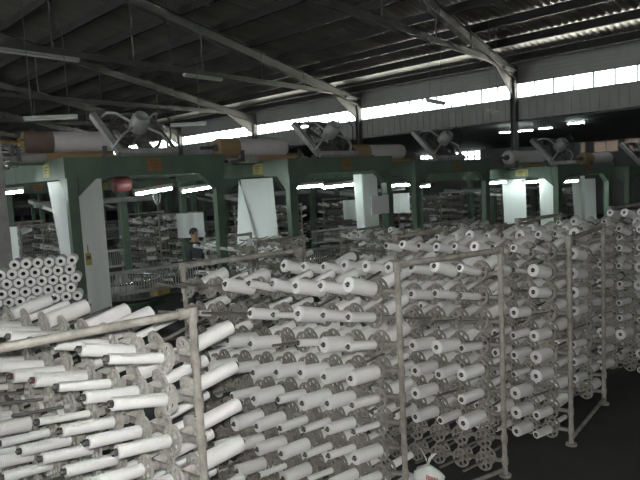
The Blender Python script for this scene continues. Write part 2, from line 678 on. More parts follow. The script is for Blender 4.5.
def tube_flush():
    m = MB()
    m.lathe([(0.013, 0.062), (0.0198, 0.062), (0.0198, 0.287), (0.0185, 0.287)], 16, 0)
    m.lathe([(0.0185, 0.287), (0.0180, 0.18)], 16, 1)
    m.lathe([(0.0180, 0.18), (0.0, 0.18)], 16, 1, smooth=False)
    return m.mesh('core_tube', ['tube_pale', 'bore_shade'])


def tube_mesh(mat):
    m = MB()
    m.lathe([(0.013, 0.062), (0.0192, 0.062), (0.0192, 0.298), (0.0165, 0.298)], 16, 0)
    m.lathe([(0.0165, 0.298), (0.0155, 0.20)], 16, 1)
    m.lathe([(0.0155, 0.20), (0.0, 0.20)], 16, 1, smooth=False)
    return m.mesh('core_tube', [mat, 'bore_shade'])


TUBES = [tube_mesh('tube_dark'), tube_mesh('tube_dark'), tube_mesh('tube_maroon'), tube_flush()]
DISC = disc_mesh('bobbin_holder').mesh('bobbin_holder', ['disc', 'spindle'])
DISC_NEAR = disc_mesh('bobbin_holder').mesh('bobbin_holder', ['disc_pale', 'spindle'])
_ds = disc_simple()
_dh = disc_mesh('x')


def axis_matrix(pos, d):
    z = d.normalized()
    x = Vector((0, 0, 1)).cross(z).normalized()
    y = z.cross(x)
    m = Matrix((x, y, z)).transposed().to_4x4()
    m.translation = pos
    return m


# ------------------------------------------------------------------ creels
BOBBINS = []      # every bobbin in the hall: dict(mat, R, label, tube)
HOLDERS = []      # dict(mat, creel, cand)


def make_creel(label, nl, nr, fl_, fr, top, levels, n, fill, posts=('', ''), detail=True, tilt=(16.0, 3.5), sides=('left', 'right'), s0=0.13, h=1.9,
               rail=True, axis=(.8, .6), zl=1.0):
    A, Bc, FA, FB = (W(*q) for q in (nl, nr, fl_, fr))
    base = (A + Bc + FA + FB) / 4
    t = thing('bobbin_creel', label, 'creel', base)
    loc = lambda P, z: Vector((P.x - base.x, P.y - base.y, z))
    zs = [top - levels[1] * k for k in range(levels[0])]
    for P in (A, Bc, FA, FB):
        m = MB()
        m.tube(loc(P, 0), loc(P, h), 0.021, 12)
        m.tube(loc(P, h - 0.05), loc(P, h + 0.028), 0.030, 12)
        m.tube(loc(P, 0), loc(P, 0.02), 0.05, 10)
        po = m.build('post', 'pipe', t)
        if detail:
            for z in zs:
                m = MB()
                m.tube(loc(P, z - 0.03), loc(P, z + 0.03), 0.0275, 10)
                m.build('pipe_joint', 'pipe', po)
    for P, Q in ((A, Bc), (FA, FB)):
        if rail:
            m = MB()
            d = (Q - P).normalized()
            m.tube(loc(P, h), loc(Q, h), 0.022, 12)
            for e in (P + d * 0.05, Q - d * 0.05):
                m.tube(loc(e - d * 0.03, h), loc(e + d * 0.03, h), 0.029, 12)
            m.build('top_rail', 'pipe', t)
        m = MB()
        m.tube(loc(P, 0.06), loc(Q, 0.06), 0.018, 8)
        m.build('base_rail', 'pipe', t)
    u = (W(*axis) - W(0, 0)).normalized()
    stuff = MB()
    for fi, (P, Q) in enumerate(((A, FA), (Bc, FB))):
        d = Q - P
        Lh = d.length
        dn = d.normalized()
        for k, z in enumerate(zs):
            m = MB()
            m.tube(loc(P, z), loc(Q, z), 0.019, 8)
            m.build('row_bar', 'row', t)
            for si, sg in enumerate((-1, 1)):
                tl = math.radians(max(3.0, tilt[0] - tilt[1] * k))
                ax = u * sg * math.cos(tl) + Vector((0, 0, 1)) * math.sin(tl)
                for i in range(n):
                    s = s0 + (Lh - s0 - 0.12) * i / (n - 1)
                    if si:
                        s += 0.05
                    j = rnd.uniform(-1, 1)
                    axj = (ax + Vector((rnd.uniform(-.03, .03), rnd.uniform(-.03, .03), rnd.uniform(-.035, .035)))).normalized()
                    pos = Vector((P.x + dn.x * s, P.y + dn.y * s, z))
                    mt = axis_matrix(pos + axj * 0.012, axj) @ Matrix.Diagonal((1, 1, zl, 1))
                    hl = Matrix.Translation(-base) @ mt
                    HOLDERS.append(dict(world=mt, local=hl, creel=t, detail=detail))
                    R = fill(fi, si, k, i)
                    if R:
                        BOBBINS.append(dict(world=mt, R=R, detail=detail, post=posts[fi], side=sides[si], k=k, i=i))
    return t


def pick(weights):
    return rnd.choices(RADII, weights)[0]


def fill_near(fi, si, k, i):
    if fi == 0:
        return 0.035 if (si == 1 and rnd.random() < 0.25 and k > 3) else 0
    if si == 0:
        fixed = {(0, 0): .028, (0, 1): .035, (0, 2): .035, (0, 3): .035, (0, 4): .035, (1, 0): .035, (1, 1): .035, (1, 2): .028, (1, 3): .042, (1, 4): .042,
                 (2, 0): .035, (2, 1): .035, (2, 2): .035, (2, 3): .022, (2, 4): 0, (2, 5): 0, (2, 6): 0, (1, 5): .035, (1, 6): .035,
                 (3, 0): .035, (3, 1): .035, (3, 2): .035, (3, 3): .035, (3, 4): .035, (4, 0): .022, (4, 1): .042}
        if (k, i) in fixed:
            return fixed[(k, i)]
        return pick([1, 2, 3, 4, 2, 1]) if rnd.random() < 0.7 else 0
    fixed = {(0, 0): .042, (1, 0): .042, (1, 1): .035, (2, 0): .042, (3, 0): .050, (2, 1): .028, (3, 1): .035}
    if (k, i) in fixed:
        return fixed[(k, i)]
    return pick([1, 2, 2, 3, 3, 2]) if rnd.random() < 0.65 else 0


def fill_mid(fi, si, k, i):
    if fi == 0:
        if si == 0:
            if i >= 6 and k in (0, 1, 2) and rnd.random() < 0.75:
                return 0
            if i >= 6 and rnd.random() < 0.4:
                return 0
            if k == 0 and i < 2:
                return [.057, .042][i]
            return pick([2, 2, 3, 3, 4, 3]) if rnd.random() < 0.93 else 0
        return pick([2, 2, 3, 3, 4, 3]) if rnd.random() < 0.8 else 0
    if si == 0 and k == 2:
        return 0
    if k >= 7:
        return 0
    return pick([1, 2, 3, 4, 4, 3]) if rnd.random() < 0.92 else 0


def fill_third(fi, si, k, i):
    return pick([1, 2, 4, 4, 4, 3]) if rnd.random() < 0.92 else 0


def fill_far(fi, si, k, i):
    return pick([2, 3, 3, 3, 3, 3]) if rnd.random() < 0.42 else 0


P0, P1 = (-1.78, 2.29), (-0.676, 3.138)
P2, P3 = (0.543, 4.414), (1.44, 4.942)
P4, P5 = (2.20, 5.45), (2.93, 6.38)
make_creel('near creel of rusty pipe posts crowded with white bobbins, corner post at front left', P0, P1, (-3.54, 3.66), (-2.44, 4.51), 1.64, (7, 0.218), 9, fill_near,
           ('outer near', 'near corner'), axis=(.72, .69), zl=1.36, tilt=(13.0, 2.0))
make_creel('wide bobbin creel across the middle, white bobbins thick on it, printed plastic bag tied inside', P2, P3, (-1.119, 4.98), (-0.189, 5.682), 1.71, (9, 0.197), 9, fill_mid,
           ('second', 'third'), axis=(.76, .65), zl=1.15)
make_creel('narrower bobbin creel beside the open dark floor with low rail between its posts', P4, P5, (0.781, 6.415), (1.377, 6.9), 1.77, (10, 0.181), 9, fill_third,
           ('fourth', 'fifth'), s0=0.15, axis=(.78, .63))
make_creel('dim bobbin creel beyond the two thin posts by the dark floor', (3.95, 6.65), (4.75, 7.5), (2.45, 7.65), (3.2, 8.2), 1.74, (9, 0.187), 9, fill_third,
           ('sixth', 'seventh'))
make_creel('shadowed bobbin creel farthest along the right end of the row', (5.7, 7.9), (6.5, 8.75), (4.2, 8.9), (4.95, 9.45), 1.78, (9, 0.18), 9, fill_far, ('eighth', 'ninth'), detail=False)
for i in range(7):
    a, d = -6.1 + 2.45 * i, 12.6 + 1.55 * i
    where = ['behind the stacked bobbins', 'behind the first green loom', 'between first and second green looms', 'behind the second green loom', 'behind the white notice card',
             'behind the third green loom', 'behind the fourth green loom'][i]
    make_creel('dim grey creel full of small white bobbins ' + where, (a, d), (a + .75, d + .56), (a - 1.1, d + 1.3), (a - .35, d + 1.86), 1.72, (8, 0.2), 8, fill_far, ('', ''), detail=False)
for i, (a, d) in enumerate([(-.95, 9.16), (1.3, 9.2), (2.9, 9.7)]):
    where = ['between the two hanging white cloths', 'just behind the middle creel', 'in front of the third green loom'][i]
    make_creel('half empty grey creel with bare spindles ' + where, (a, d), (a + .7, d + .52), (a - .95, d + 1.05), (a - .25, d + 1.57), [1.5, 1.55, 1.5][i], (7, 0.2), 7,
               lambda fi, si, k, i2: (pick([3, 3, 2, 2, 1, 1]) if rnd.random() < 0.4 else 0), ('', ''), detail=False, h=1.65)

# which bobbins and holders the camera can make out
bv, bf = [], []


def occl(mt, r, z0, z1):
    o = len(bv)
    for z in (z0, z1):
        for k in range(8):
            bv.append(mt @ Vector((r * math.cos(k * PI / 4), r * math.sin(k * PI / 4), z)))
    for k in range(8):
        bf.append((o + k, o + (k + 1) % 8, o + 8 + (k + 1) % 8, o + 8 + k))
    bf.append(tuple(o + k for k in range(8)))
    bf.append(tuple(o + 8 + k for k in range(8)))


for q in BOBBINS:
    occl(q['world'], q['R'] * 0.93, 0.075, 0.28)
for q in HOLDERS:
    occl(q['world'], 0.07, 0.048, 0.056)
tree = BVHTree.FromPolygons(bv, bf)
eye = Vector((0, 0, EYE))


def seen(mt, r, zs, size):
    hits = tot = 0
    for z in zs:
        for k in range(8):
            P = mt @ Vector((r * math.cos(k * PI / 4), r * math.sin(k * PI / 4), z))
            pr = project(P)
            tot += 1
            if not pr or not (2 < pr[0] < 638 and 2 < pr[1] < 478):
                continue
            d = P - eye
            L = d.length
            h = tree.ray_cast(eye, d.normalized(), L - 0.006)
            if h[0] is None:
                hits += 1
    pr = project(mt @ Vector((0, 0, zs[0])))
    return hits / tot * (size / pr[2]) ** 2 if pr else 0


for q in BOBBINS:
    q['score'] = seen(q['world'], q['R'] + 0.002, (0.09, 0.15, 0.21, 0.275), q['R'] ** .5) if q['post'] else 0
for q in HOLDERS:
    q['score'] = seen(q['world'], 0.078, (0.06,), 1.0) if q['detail'] else 0
order = sorted(BOBBINS, key=lambda q: -q['score'])
IND, REST = order[:258], order[258:]
RNAME = {0.022: 'very thin', 0.028: 'thin', 0.035: 'half-full', 0.042: 'mid-size', 0.050: 'full', 0.057: 'fat full'}
used = {}
for q in IND:
    if q['score'] <= 0:
        REST.append(q)
        continue
    lab = '%s white bobbin, %s row down, %s from the %s post, %s side' % (RNAME[q['R']], ordinal(q['k']), ordinal(q['i']), q['post'], q['side'])
    t = thing('bobbin', lab, 'bobbin', group='bobbins on the creels')
    t.matrix_world = q['world']
    mir = Matrix.Rotation(rnd.uniform(0, 6), 4, 'Z')
    link_mesh('yarn_winding', YARN[RADII.index(q['R'])], t, mir)
    link_mesh('core_tube', TUBES[2] if (q['post'] == 'near corner' and q['k'] == 1 and q['i'] in (3, 4) and q['side'] == 'left') else TUBES[0 if q['post'] == 'near corner' else 3], t, mir)
m = MB()
for q in REST:
    pr = [(0.0195, 0.07), (q['R'] - .004, 0.07), (q['R'], 0.076), (q['R'], 0.277), (q['R'] - .004, 0.283), (0.0195, 0.283)]
    m.lathe(pr, 12, 0, q['world'])
    m.lathe([(0.0185, 0.284), (0.0180, 0.2), (0.0, 0.2)], 10, 1, q['world'])
    m.lathe([(0.0195, 0.283), (0.0195, 0.285), (0.0185, 0.285)], 10, 0, q['world'])
tag(m.build('bobbins', ['yarn', 'bore_shade']), 'all the small and half hidden white bobbins crowded deep on the creels', 'bobbins', kind='stuff')

bycreel = {}
for q in HOLDERS:
    bycreel.setdefault(q['creel'].name, []).append(q)
for nm, qs in bycreel.items():
    t = qs[0]['creel']
    qs.sort(key=lambda q: -q['score'])
    rest = []
    for i, q in enumerate(qs):
        if i < 98 and q['score'] > 0:
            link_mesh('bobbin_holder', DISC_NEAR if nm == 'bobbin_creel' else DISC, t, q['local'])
        else:
            rest.append(q)
    m = MB()
    for q in rest:
        src = _dh if q['detail'] and q['score'] > 0 else _ds
        o = len(m.v)
        m.v += [tuple(q['local'] @ Vector(v)) for v in src.v]
        m.f += [tuple(i + o for i in f) for f in src.f]
        m.s += src.s
        m.m += src.m
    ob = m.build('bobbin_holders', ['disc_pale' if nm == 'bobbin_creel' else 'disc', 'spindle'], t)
    ob['kind'] = 'stuff'

# ------------------------------------------------------------------ cart with the stack of full bobbins
fdir = (W(-0.30, 0.95) - W(0, 0)).normalized()
sdir = Vector((fdir.y, -fdir.x, 0))
cb = W(-2.96, 6.05)
deck = 1.44
ct = thing('bobbin_cart', 'tall grey cart carrying the stack of white bobbins beside the first loom', 'cart', cb, math.atan2(sdir.y, sdir.x))
m = MB()
m.box((0, 0.14, deck - 0.02), (1.15, 0.44, 0.04))
m.build('deck', 'machine_pale', ct)
for x in (-.54, .54):
    for y in (-.05, .33):
        m = MB()
        m.box((x, y, (deck - .04 + .1) / 2), (.04, .04, deck - .14))
        lg = m.build('leg', 'machine', ct)
        m = MB()
        m.lathe([(0, -.015), (.05, -.015), (.05, .015), (0, .015)], 14, 0, Matrix.Translation((x, y, .05)) @ Matrix.Rotation(PI / 2, 4, 'Y'))
        m.build('caster', 'black', lg)
m = MB()
m.box((0, 0.14, .5), (1.05, .36, .03))
m.build('shelf', 'machine', ct)
BR = 0.052
rows = [(0, 9), (1, 8), (0, 9), (1, 8), (0, 6)]
for r, (off, n) in enumerate(rows):
    for i in range(n):
        x = 0.50 - BR * off - i * 0.1055 + rnd.uniform(-.002, .002)
        if r == 4:
            x -= 0.02
        z = deck + BR + r * BR * 1.76
        yj = rnd.uniform(-.012, .012)
        P = cb + sdir * x + fdir * (yj - .0) + Vector((0, 0, z))
        mt = axis_matrix(P + fdir * 0.30, -fdir)
        nth = n - i
        t = thing('bobbin', 'full white bobbin on the cart stack, %s layer from bottom, %s from its loom end' % (ordinal(r), ordinal(i)), 'bobbin', group='stacked bobbins on the cart')
        t.matrix_world = mt
        link_mesh('yarn_winding', YARN[4], t)
        link_mesh('core_tube', TUBES[3], t)

# ------------------------------------------------------------------ circular looms under green gantries
WX, DY, TOP, BH = 2.15, 4.2, 3.0, 0.27
LROT = YAW + math.atan2(0.6, 0.8)


def loom_parts(t, lod=0):
    g = 'green'
    for x in (0, WX):
        for y in (0, DY):
            m = MB()
            m.box((x, y, (TOP - BH) / 2), (.13, .13, TOP - BH))
            m.box((x, y, .015), (.3, .3, .03))
            if lod == 0 and y == 0:
                m.box((x, -0.077, 1.2), (.012, .006, 2.4))
            m.build('post', g, t)
    for nm, a, bq in (('front_beam', (-.09, 0, TOP - BH / 2), (WX + .09, 0, TOP - BH / 2)), ('rear_beam', (-.09, DY, TOP - BH / 2), (WX + .09, DY, TOP - BH / 2)),
                      ('side_beam', (0, .09, TOP - BH / 2), (0, DY - .09, TOP - BH / 2)), ('side_beam', (WX, .09, TOP - BH / 2), (WX, DY - .09, TOP - BH / 2))):
        m = MB()
        m.bar(a, bq, .16, BH)
        m.build(nm, g, t)
    # triangular gussets
    for x, sg in ((.075, 1), (WX - .075, -1)):
        m = MB()
        z = TOP - BH
        vs = [(x, s, z) for s in (-.06, .06)] + [(x + sg * .26, s, z) for s in (-.06, .06)] + [(x, s, z - .24) for s in (-.06, .06)]
        m.add(vs, [(0, 2, 4), (1, 5, 3), (2, 3, 5, 4), (0, 4, 5, 1), (0, 1, 3, 2)])
        m.build('gusset', g, t)
    m = MB()
    z = TOP - BH
    vs = [(s, .075, z) for s in (-.06, .06)] + [(s, .33, z) for s in (-.06, .06)] + [(s, .075, z - .24) for s in (-.06, .06)]
    m.add(vs, [(0, 4, 2), (1, 3, 5), (2, 4, 5, 3), (0, 1, 5, 4), (0, 2, 3, 1)])
    m.build('gusset', g, t)
    for nm, c, sz, mt in (('label_plate', (-.085, .85, TOP - .135), (.008, .34, .19), 'yellow'), ('label_plate', (1.13, -.085, TOP - .125), (.22, .008, .19), 'orange')):
        m = MB()
        m.box(c, sz, None, 0)
        for k in range(3):
            if sz[0] < .05:
                m.box((c[0] - .005, c[1] + .02 * k, c[2] + .045 - .04 * k), (.004, .22 - .05 * k, .014), None, 1)
            else:
                m.box((c[0] + .01 * k, c[1] - .005, c[2] + .05 - .045 * k), (.13 - .02 * k, .004, .014), None, 1)
        m.build(nm, [mt, 'mark'], t)
    # take-up: brackets and the tan wrapped roller
    for x in (-.45, .72):
        m = MB()
        m.box((x, .92, TOP + .03), (.05, .36, .06))
        m.box((x, 1.1, TOP + .16), (.05, .05, .32))
        m.box((x, .72, TOP + .10), (.05, .05, .2))
        m.build('roller_bracket', 'machine', t)
    m = MB()
    m.bar((-.55, .98, TOP - .02), (WX, .98, TOP - .02), .08, .06)
    m.build('bracket_rail', g, t)
    m = MB()
    m.tube((-.42, .88, TOP + .06), (-.08, .88, TOP + .06), .08, 16, 1)
    m.tube((-.08, .88, TOP + .06), (.88, .88, TOP + .06), .08, 16)
    m.tube((-.70, .88, TOP + .06), (1.0, .88, TOP + .06), .02, 8, 1)
    m.build('take_up_roller', ['tan', 'machine_pale'], t)
    # loom body
    cx, cy = WX / 2, 1.5
    T = Matrix.Translation((cx, cy, 0))
    m = MB()
    m.lathe([(.0, 0), (.62, 0), (.62, .08), (.5, .12), (.5, .62), (.72, .68), (.72, .76), (.0, .76)], 24, 0, T, smooth=False)
    m.build('loom_base', 'green_dark', t)
    m = MB()
    ring = lambda r, z, n=36: [(cx + r * math.cos(2 * PI * k / n), cy + r * math.sin(2 * PI * k / n), z) for k in range(n)]
    m.path(ring(.98, .86), .028, 8, 0, True)
    for k in range(6):
        an = k * PI / 3
        m.tube((cx + .7 * math.cos(an), cy + .7 * math.sin(an), .74), (cx + .98 * math.cos(an), cy + .98 * math.sin(an), .86), .02, 6)
    m.build('hoop_rail', 'black', t)
    m = MB()
    m.path(ring(.60, 1.08), .024, 8, 0, True)
    for k in range(48):
        an = k * PI / 24
        m.tube((cx + .60 * math.cos(an), cy + .60 * math.sin(an), .76), (cx + .60 * math.cos(an), cy + .60 * math.sin(an), 1.08), .006, 4)
    m.build('reed_ring', 'chrome', t)
    m = MB()
    m.lathe([(.0, .76), (.26, .76), (.22, 1.0), (.10, 1.08), (.10, 1.2), (0, 1.2)], 16, 0, T)
    m.build('centre_drum', 'machine_pale', t)
    for k in range(4 if lod == 0 else 0):
        an = k * PI / 2 + .5
        m = MB()
        c = Vector((cx + .76 * math.cos(an), cy + .76 * math.sin(an), .9))
        m.box(c, (.30, .14, .12), Matrix.Rotation(an + PI / 2, 3, 'Z'))
        m.tube(c + Vector((-.1 * math.sin(an), .1 * math.cos(an), .1)), c + Vector((.1 * math.sin(an), -.1 * math.cos(an), .1)), .04, 10)
        m.build('shuttle', 'brass' if k == 3 else 'machine', t)
    # comb-like yarn guide panels either side
    for y in (.55, DY - .25):
        m = MB()
        m.box((1.15, y, 1.32), (1.7, .03, .05))
        m.box((1.15, y, 1.0), (1.7, .03, .05))
        for k in range(40):
            m.box((.32 + k * .0425, y, 1.16), (.012, .012, .3))
        m.build('guide_comb', 'machine_pale', t)
        for x in (.3, 2.0):
            m = MB()
            m.box((x, y, .5), (.05, .05, 1.0))
            m.build('comb_leg', 'machine', t)
    # upper machinery beams under the gantry
    m = MB()
    m.bar((.1, 2.6, 2.36), (2.2, 2.6, 2.36), .22, .09)
    m.build('cross_duct', 'machine', t)
    m = MB()
    m.bar((.25, 1.2, 2.2), (.25, 3.5, 2.42), .10, .06)
    m.build('tension_bar', 'machine_pale', t)


def roll_parts(t):
    """take-up roll of cloth: axis along local x, 0..1.35"""
    m = MB()
    R90 = Matrix.Rotation(PI / 2, 4, 'Y')
    m.lathe([(0, 0), (.150, 0), (.156, .02), (.156, .36), (.150, .38)], 24, 0, R90)
    m.build('kraft_end', 'kraft', t)
    m = MB()
    m.lathe([(.142, .37), (.147, .39), (.147, 1.31), (.140, 1.34), (0, 1.34)], 24, 0, R90)
    m.build('cloth_winding', 'fabric', t)
    m = MB()
    m.tube((-.30, 0, 0), (1.55, 0, 0), .026, 10)
    m.tube((-.06, 0, 0), (0, 0, 0), .06, 12)
    m.build('core_shaft', 'brass', t)


def fan_parts(t):
    """square framed exhaust fan: local x along front edge (.82), plane rising to the back"""
    e1 = Vector((.84, 0, 0))
    e2 = Vector((-.20, .42, .56))
    n = e1.cross(e2).normalized()
    e2n = e2.normalized()
    for nm, a, bq in (('frame_bar', Vector(), e1), ('frame_bar', Vector(), e2), ('frame_bar', e2, e2 + e1), ('frame_bar', e1, e1 + e2)):
        m = MB()
        wd = .085 if (a.length < .01) else .035
        m.bar(a, bq, wd, wd, 0, n)
        m.build(nm, 'galv' if wd > .05 else 'machine', t)
    c = e1 / 2 + e2 / 2
    ex = e1.normalized()
    ey = n.cross(ex)
    Rm = Matrix((ex, ey, n)).transposed().to_4x4()
    Rm.translation = c
    m = MB()
    for r in (.34, .27, .20, .13):
        m.path([Rm @ Vector((r * math.cos(k * PI / 12), r * math.sin(k * PI / 12), .03)) for k in range(24)], .005, 5, 0, True)
    for k in range(12):
        an = k * PI / 6
        m.tube(Rm @ Vector((.1 * math.cos(an), .1 * math.sin(an), .03)), Rm @ Vector((.36 * math.cos(an), .36 * math.sin(an), .0)), .004, 5)
    m.build('wire_guard', 'machine', t)
    m = MB()
    m.lathe([(.37, -.06), (.37, .04), (.345, .04), (.345, -.06)], 32, 0, Rm)
    m.build('shroud_ring', 'machine', t)
    for k in range(5):
        m = MB()
        an = k * 2 * PI / 5
        q = []
        for r, wd, tw in ((.07, .05, .035), (.2, .085, .028), (.32, .1, .02)):
            for s in (-1, 1):
                for zz in (.004, -.004):
                    q.append(Rm @ Vector((r * math.cos(an) - s * wd * math.sin(an), r * math.sin(an) + s * wd * math.cos(an), -.02 + s * tw + zz)))
        fs = []
        for i in (0, 4):
            fs += [(i, i + 2, i + 6, i + 4), (i + 1, i + 5, i + 7, i + 3), (i, i + 4, i + 5, i + 1), (i + 2, i + 3, i + 7, i + 6)]
        fs += [(0, 1, 3, 2), (8, 10, 11, 9)]
        m.add(q, fs)
        m.build('fan_blade', 'machine', t)
    m = MB()
    m.lathe([(0, .10), (.115, .10), (.125, .12), (.125, .30), (.10, .32), (.10, .36), (.08, .365), (.075, .33), (0, .33)], 20, 0, Rm)
    m.lathe([(.132, .15), (.132, .17)], 20, 0, Rm)
    m.lathe([(.132, .24), (.132, .26)], 20, 0, Rm)
    m.build('motor', 'galv', t)
    for sx, sy in ((-1, -.5), (-1, .55), (1, -.5), (1, .55)):
        m = MB()
        m.path([Rm @ Vector((sx * .11, sy * .11, .18)), Rm @ Vector((sx * .27, sy * .36, .20)), Rm @ Vector((sx * .36, sy * .5, .12)), Rm @ Vector((sx * .40, sy * .56, .0))], .019, 8)
        m.build('motor_arm', 'galv', t)
    m = MB()
    m.path([Rm @ Vector((.1, .05, .33)), Rm @ Vector((.25, .12, .42)), Rm @ Vector((.42, .0, .30)), Rm @ Vector((.45, -.15, .12)), Rm @ Vector((.42, -.28, .0))], .008, 6)
    m.build('power_cable', 'black', t)


proto_loom = thing('circular_loom', 'x', 'loom')
loom_parts(proto_loom)
proto_roll = thing('fabric_roll', 'x', 'roll')
roll_parts(proto_roll)
proto_fan = thing('exhaust_fan', 'x', 'fan')
fan_parts(proto_fan)
first = [True, True, True]


def place(proto, idx, loc, rotz, label, group=None, scale=None):
    o = proto if first[idx] else copy_tree(proto)
    first[idx] = False
    o.location = loc
    o.rotation_euler = (0, 0, rotz)
    if scale:
        o.scale = scale
    o['label'] = label
    if group:
        o['group'] = group
    return o


LX = (Vector((math.cos(LROT), math.sin(LROT), 0)))
LY = Vector((-LX.y, LX.x, 0))


def lpt(N, x, y, z=0.0):
    return N + LX * x + LY * y + Vector((0, 0, z))


row0 = [(-3.23, 8.2, 2.985, 'beside the white bobbin stack'), (-0.43, 10.2, 2.89, 'second along, with the notice card'), (1.93, 12.2, 2.77, 'third along the row'),
        (5.33, 13.8, 2.54, 'with two lit lamps by its cloth'), (8.0, 16.0, 2.44, 'at the dark end of the row')]
NEAR = []
for i, (a, d, h, txt) in enumerate(row0):
    N = W(a, d)
    NEAR.append((N, h))
    nm = ['first', 'second', 'third', 'fourth', 'fifth'][i]
    place(proto_loom, 0, N, LROT, 'green gantry loom ' + txt, 'green gantry looms in the front row', (1, 1, h / 3.0))
    place(proto_roll, 1, lpt(N, [-.35, -.85, -.85, -.6, -.7][i], .86, h + [.27, .245, .245, .25, .25][i]), LROT, 'brown and white cloth roll on top of the %s green loom' % nm, 'cloth rolls on the looms')
    if i:
        for c in COL.objects:
            if c.parent and c.name.startswith('core_shaft') and c.parent.get('label') == 'brown and white cloth roll on top of the %s green loom' % nm:
                c.material_slots[0].link = 'OBJECT'
                c.material_slots[0].material = M['machine']
        for c in COL.objects:
            if c.parent and c.parent.get('label') == '%s' % ('brown and white cloth roll on top of the %s green loom' % nm) and c.name.startswith('kraft'):
                c.material_slots[0].link = 'OBJECT'
                c.material_slots[0].material = M['fabric' if i == 3 else 'tan']
                c.parent['label'] = '%s cloth roll on top of the %s green loom' % ('plain white' if i == 3 else 'tan ended white', nm)
    place(proto_fan, 2, lpt(N, [.68, .60, .60, -.15, .60][i], -.02, h + .05), LROT, 'grey square exhaust fan lying on the %s green loom beam' % nm, 'fans on the looms')
for r in (1, 2):
    for i in range(6 if r == 1 else 5):
        a = -3.15 - 4.7 * r + 2.55 * i + (-2.0 if r == 2 else 0)
        d = 8.2 + 6.6 * r + 1.85 * i
        N = W(a, d)
        h = 2.8 - .04 * i
        tx = '%s row of looms behind, %s from its near end' % ('second' if r == 1 else 'third', ordinal(i))
        place(proto_loom, 0, N, LROT, 'dim green loom frame, ' + tx, 'dim green looms in the rows behind', (1, 1, h / 3.0))
        place(proto_roll, 1, lpt(N, -.60, .86, h + .31), LROT, 'dim cloth roll on loom, ' + tx, 'cloth rolls on the looms')
        if r == 1:
            place(proto_fan, 2, lpt(N, .60, -.02, h + .05), LROT, 'dim exhaust fan on loom, ' + tx, 'fans on the looms')


# ------------------------------------------------------------------ cloths hanging under the gantries
def cloth(N, pts_top, pts_bot, z0, z1, label, seg=10, amp=.012, flap=None):
    """folded sheet: polyline across the top (z1), another at the bottom (z0), in loom coordinates"""
    def samp(pl, t):
        k = t * (len(pl) - 1)
        i = min(int(k), len(pl) - 2)
        f = k - i
        return Vector((pl[i][0] * (1 - f) + pl[i + 1][0] * f, pl[i][1] * (1 - f) + pl[i + 1][1] * f, 0))
    m = MB()
    nu, nv = 8 * (len(pts_top) - 1), seg
    front, back = [], []
    for v in range(nv + 1):
        g = v / nv
        for uq in range(nu + 1):
            tt = uq / nu
            P = samp(pts_top, tt).lerp(samp(pts_bot, tt), g)
            q = amp * g * math.sin(tt * 23 + 2.0 * g) + amp * .5 * math.sin(tt * 51)
            P = P + Vector((q * .3, q, z1 + (z0 - z1) * g))
            front.append(P)
            back.append(P + Vector((.002, .003, 0)))
    wv = nu + 1
    fs = []
    for v in range(nv):
        for uq in range(nu):
            fs.append((v * wv + uq, (v + 1) * wv + uq, (v + 1) * wv + uq + 1, v * wv + uq + 1))
    o = len(front)
    m.add(front + back, fs + [tuple(reversed([i + o for i in f])) for f in fs], 0, False)
    for f_i in range(len(m.s)):
        m.s[f_i] = True
    if flap:
        fv = [Vector(q) for q in flap]
        m.add(fv + [q + Vector((-.003, .002, 0)) for q in fv], [(0, 1, 2), (3, 5, 4), (0, 3, 4, 1), (1, 4, 5, 2), (2, 5, 3, 0)])
    ob = m.build('woven_cloth', 'cloth', None, N, LROT)
    return tag(ob, label, 'cloth', 'white woven cloths hanging from the looms')


N1, N2, N3, N4, N5 = (q[0] for q in NEAR)
cloth(N1, [(.03, 1.35), (.03, .20), (.45, .16)], [(.10, .85), (.10, .25), (.46, .2)], .55, 2.70, 'white cloth folded round the front post of the first green loom')
cloth(N2, [(.04, 1.70), (.04, 1.5), (.04, .60)], [(.10, 1.55), (.16, 1.05), (.10, .55)], .5, 2.60, 'white cloth with a diagonal fold hanging left of second loom post',
      flap=[(.0, 1.69, 2.60), (.03, .85, .55), (-.25, 1.62, .55)])
cloth(N2, [(1.64, .35), (1.64, .10), (2.0, .10)], [(1.68, .3), (1.70, .14), (2.02, .12)], .6, 2.58, 'white cloth falling behind the notice card post')
cloth(N4, [(.04, 1.5), (.04, 1.2), (.04, .85)], [(.1, 1.45), (.12, 1.15), (.1, .85)], .5, 2.28, 'pale cloth hanging under the lit lamp of the fourth loom')
cloth(N4, [(.04, .48), (.04, .12)], [(.08, .45), (.08, .12)], .5, 2.28, 'narrow pale cloth strip beside the fourth loom post')
cloth(N4, [(1.1, .1), (1.3, .1)], [(1.35, .2), (1.5, .2)], .5, 2.28, 'thin slanting cloth strip right of the fourth loom post')
cloth(N5, [(.05, 1.6), (.05, .9)], [(.1, 1.5), (.1, .9)], .6, 2.15, 'shadowed cloth hanging on the fifth loom')
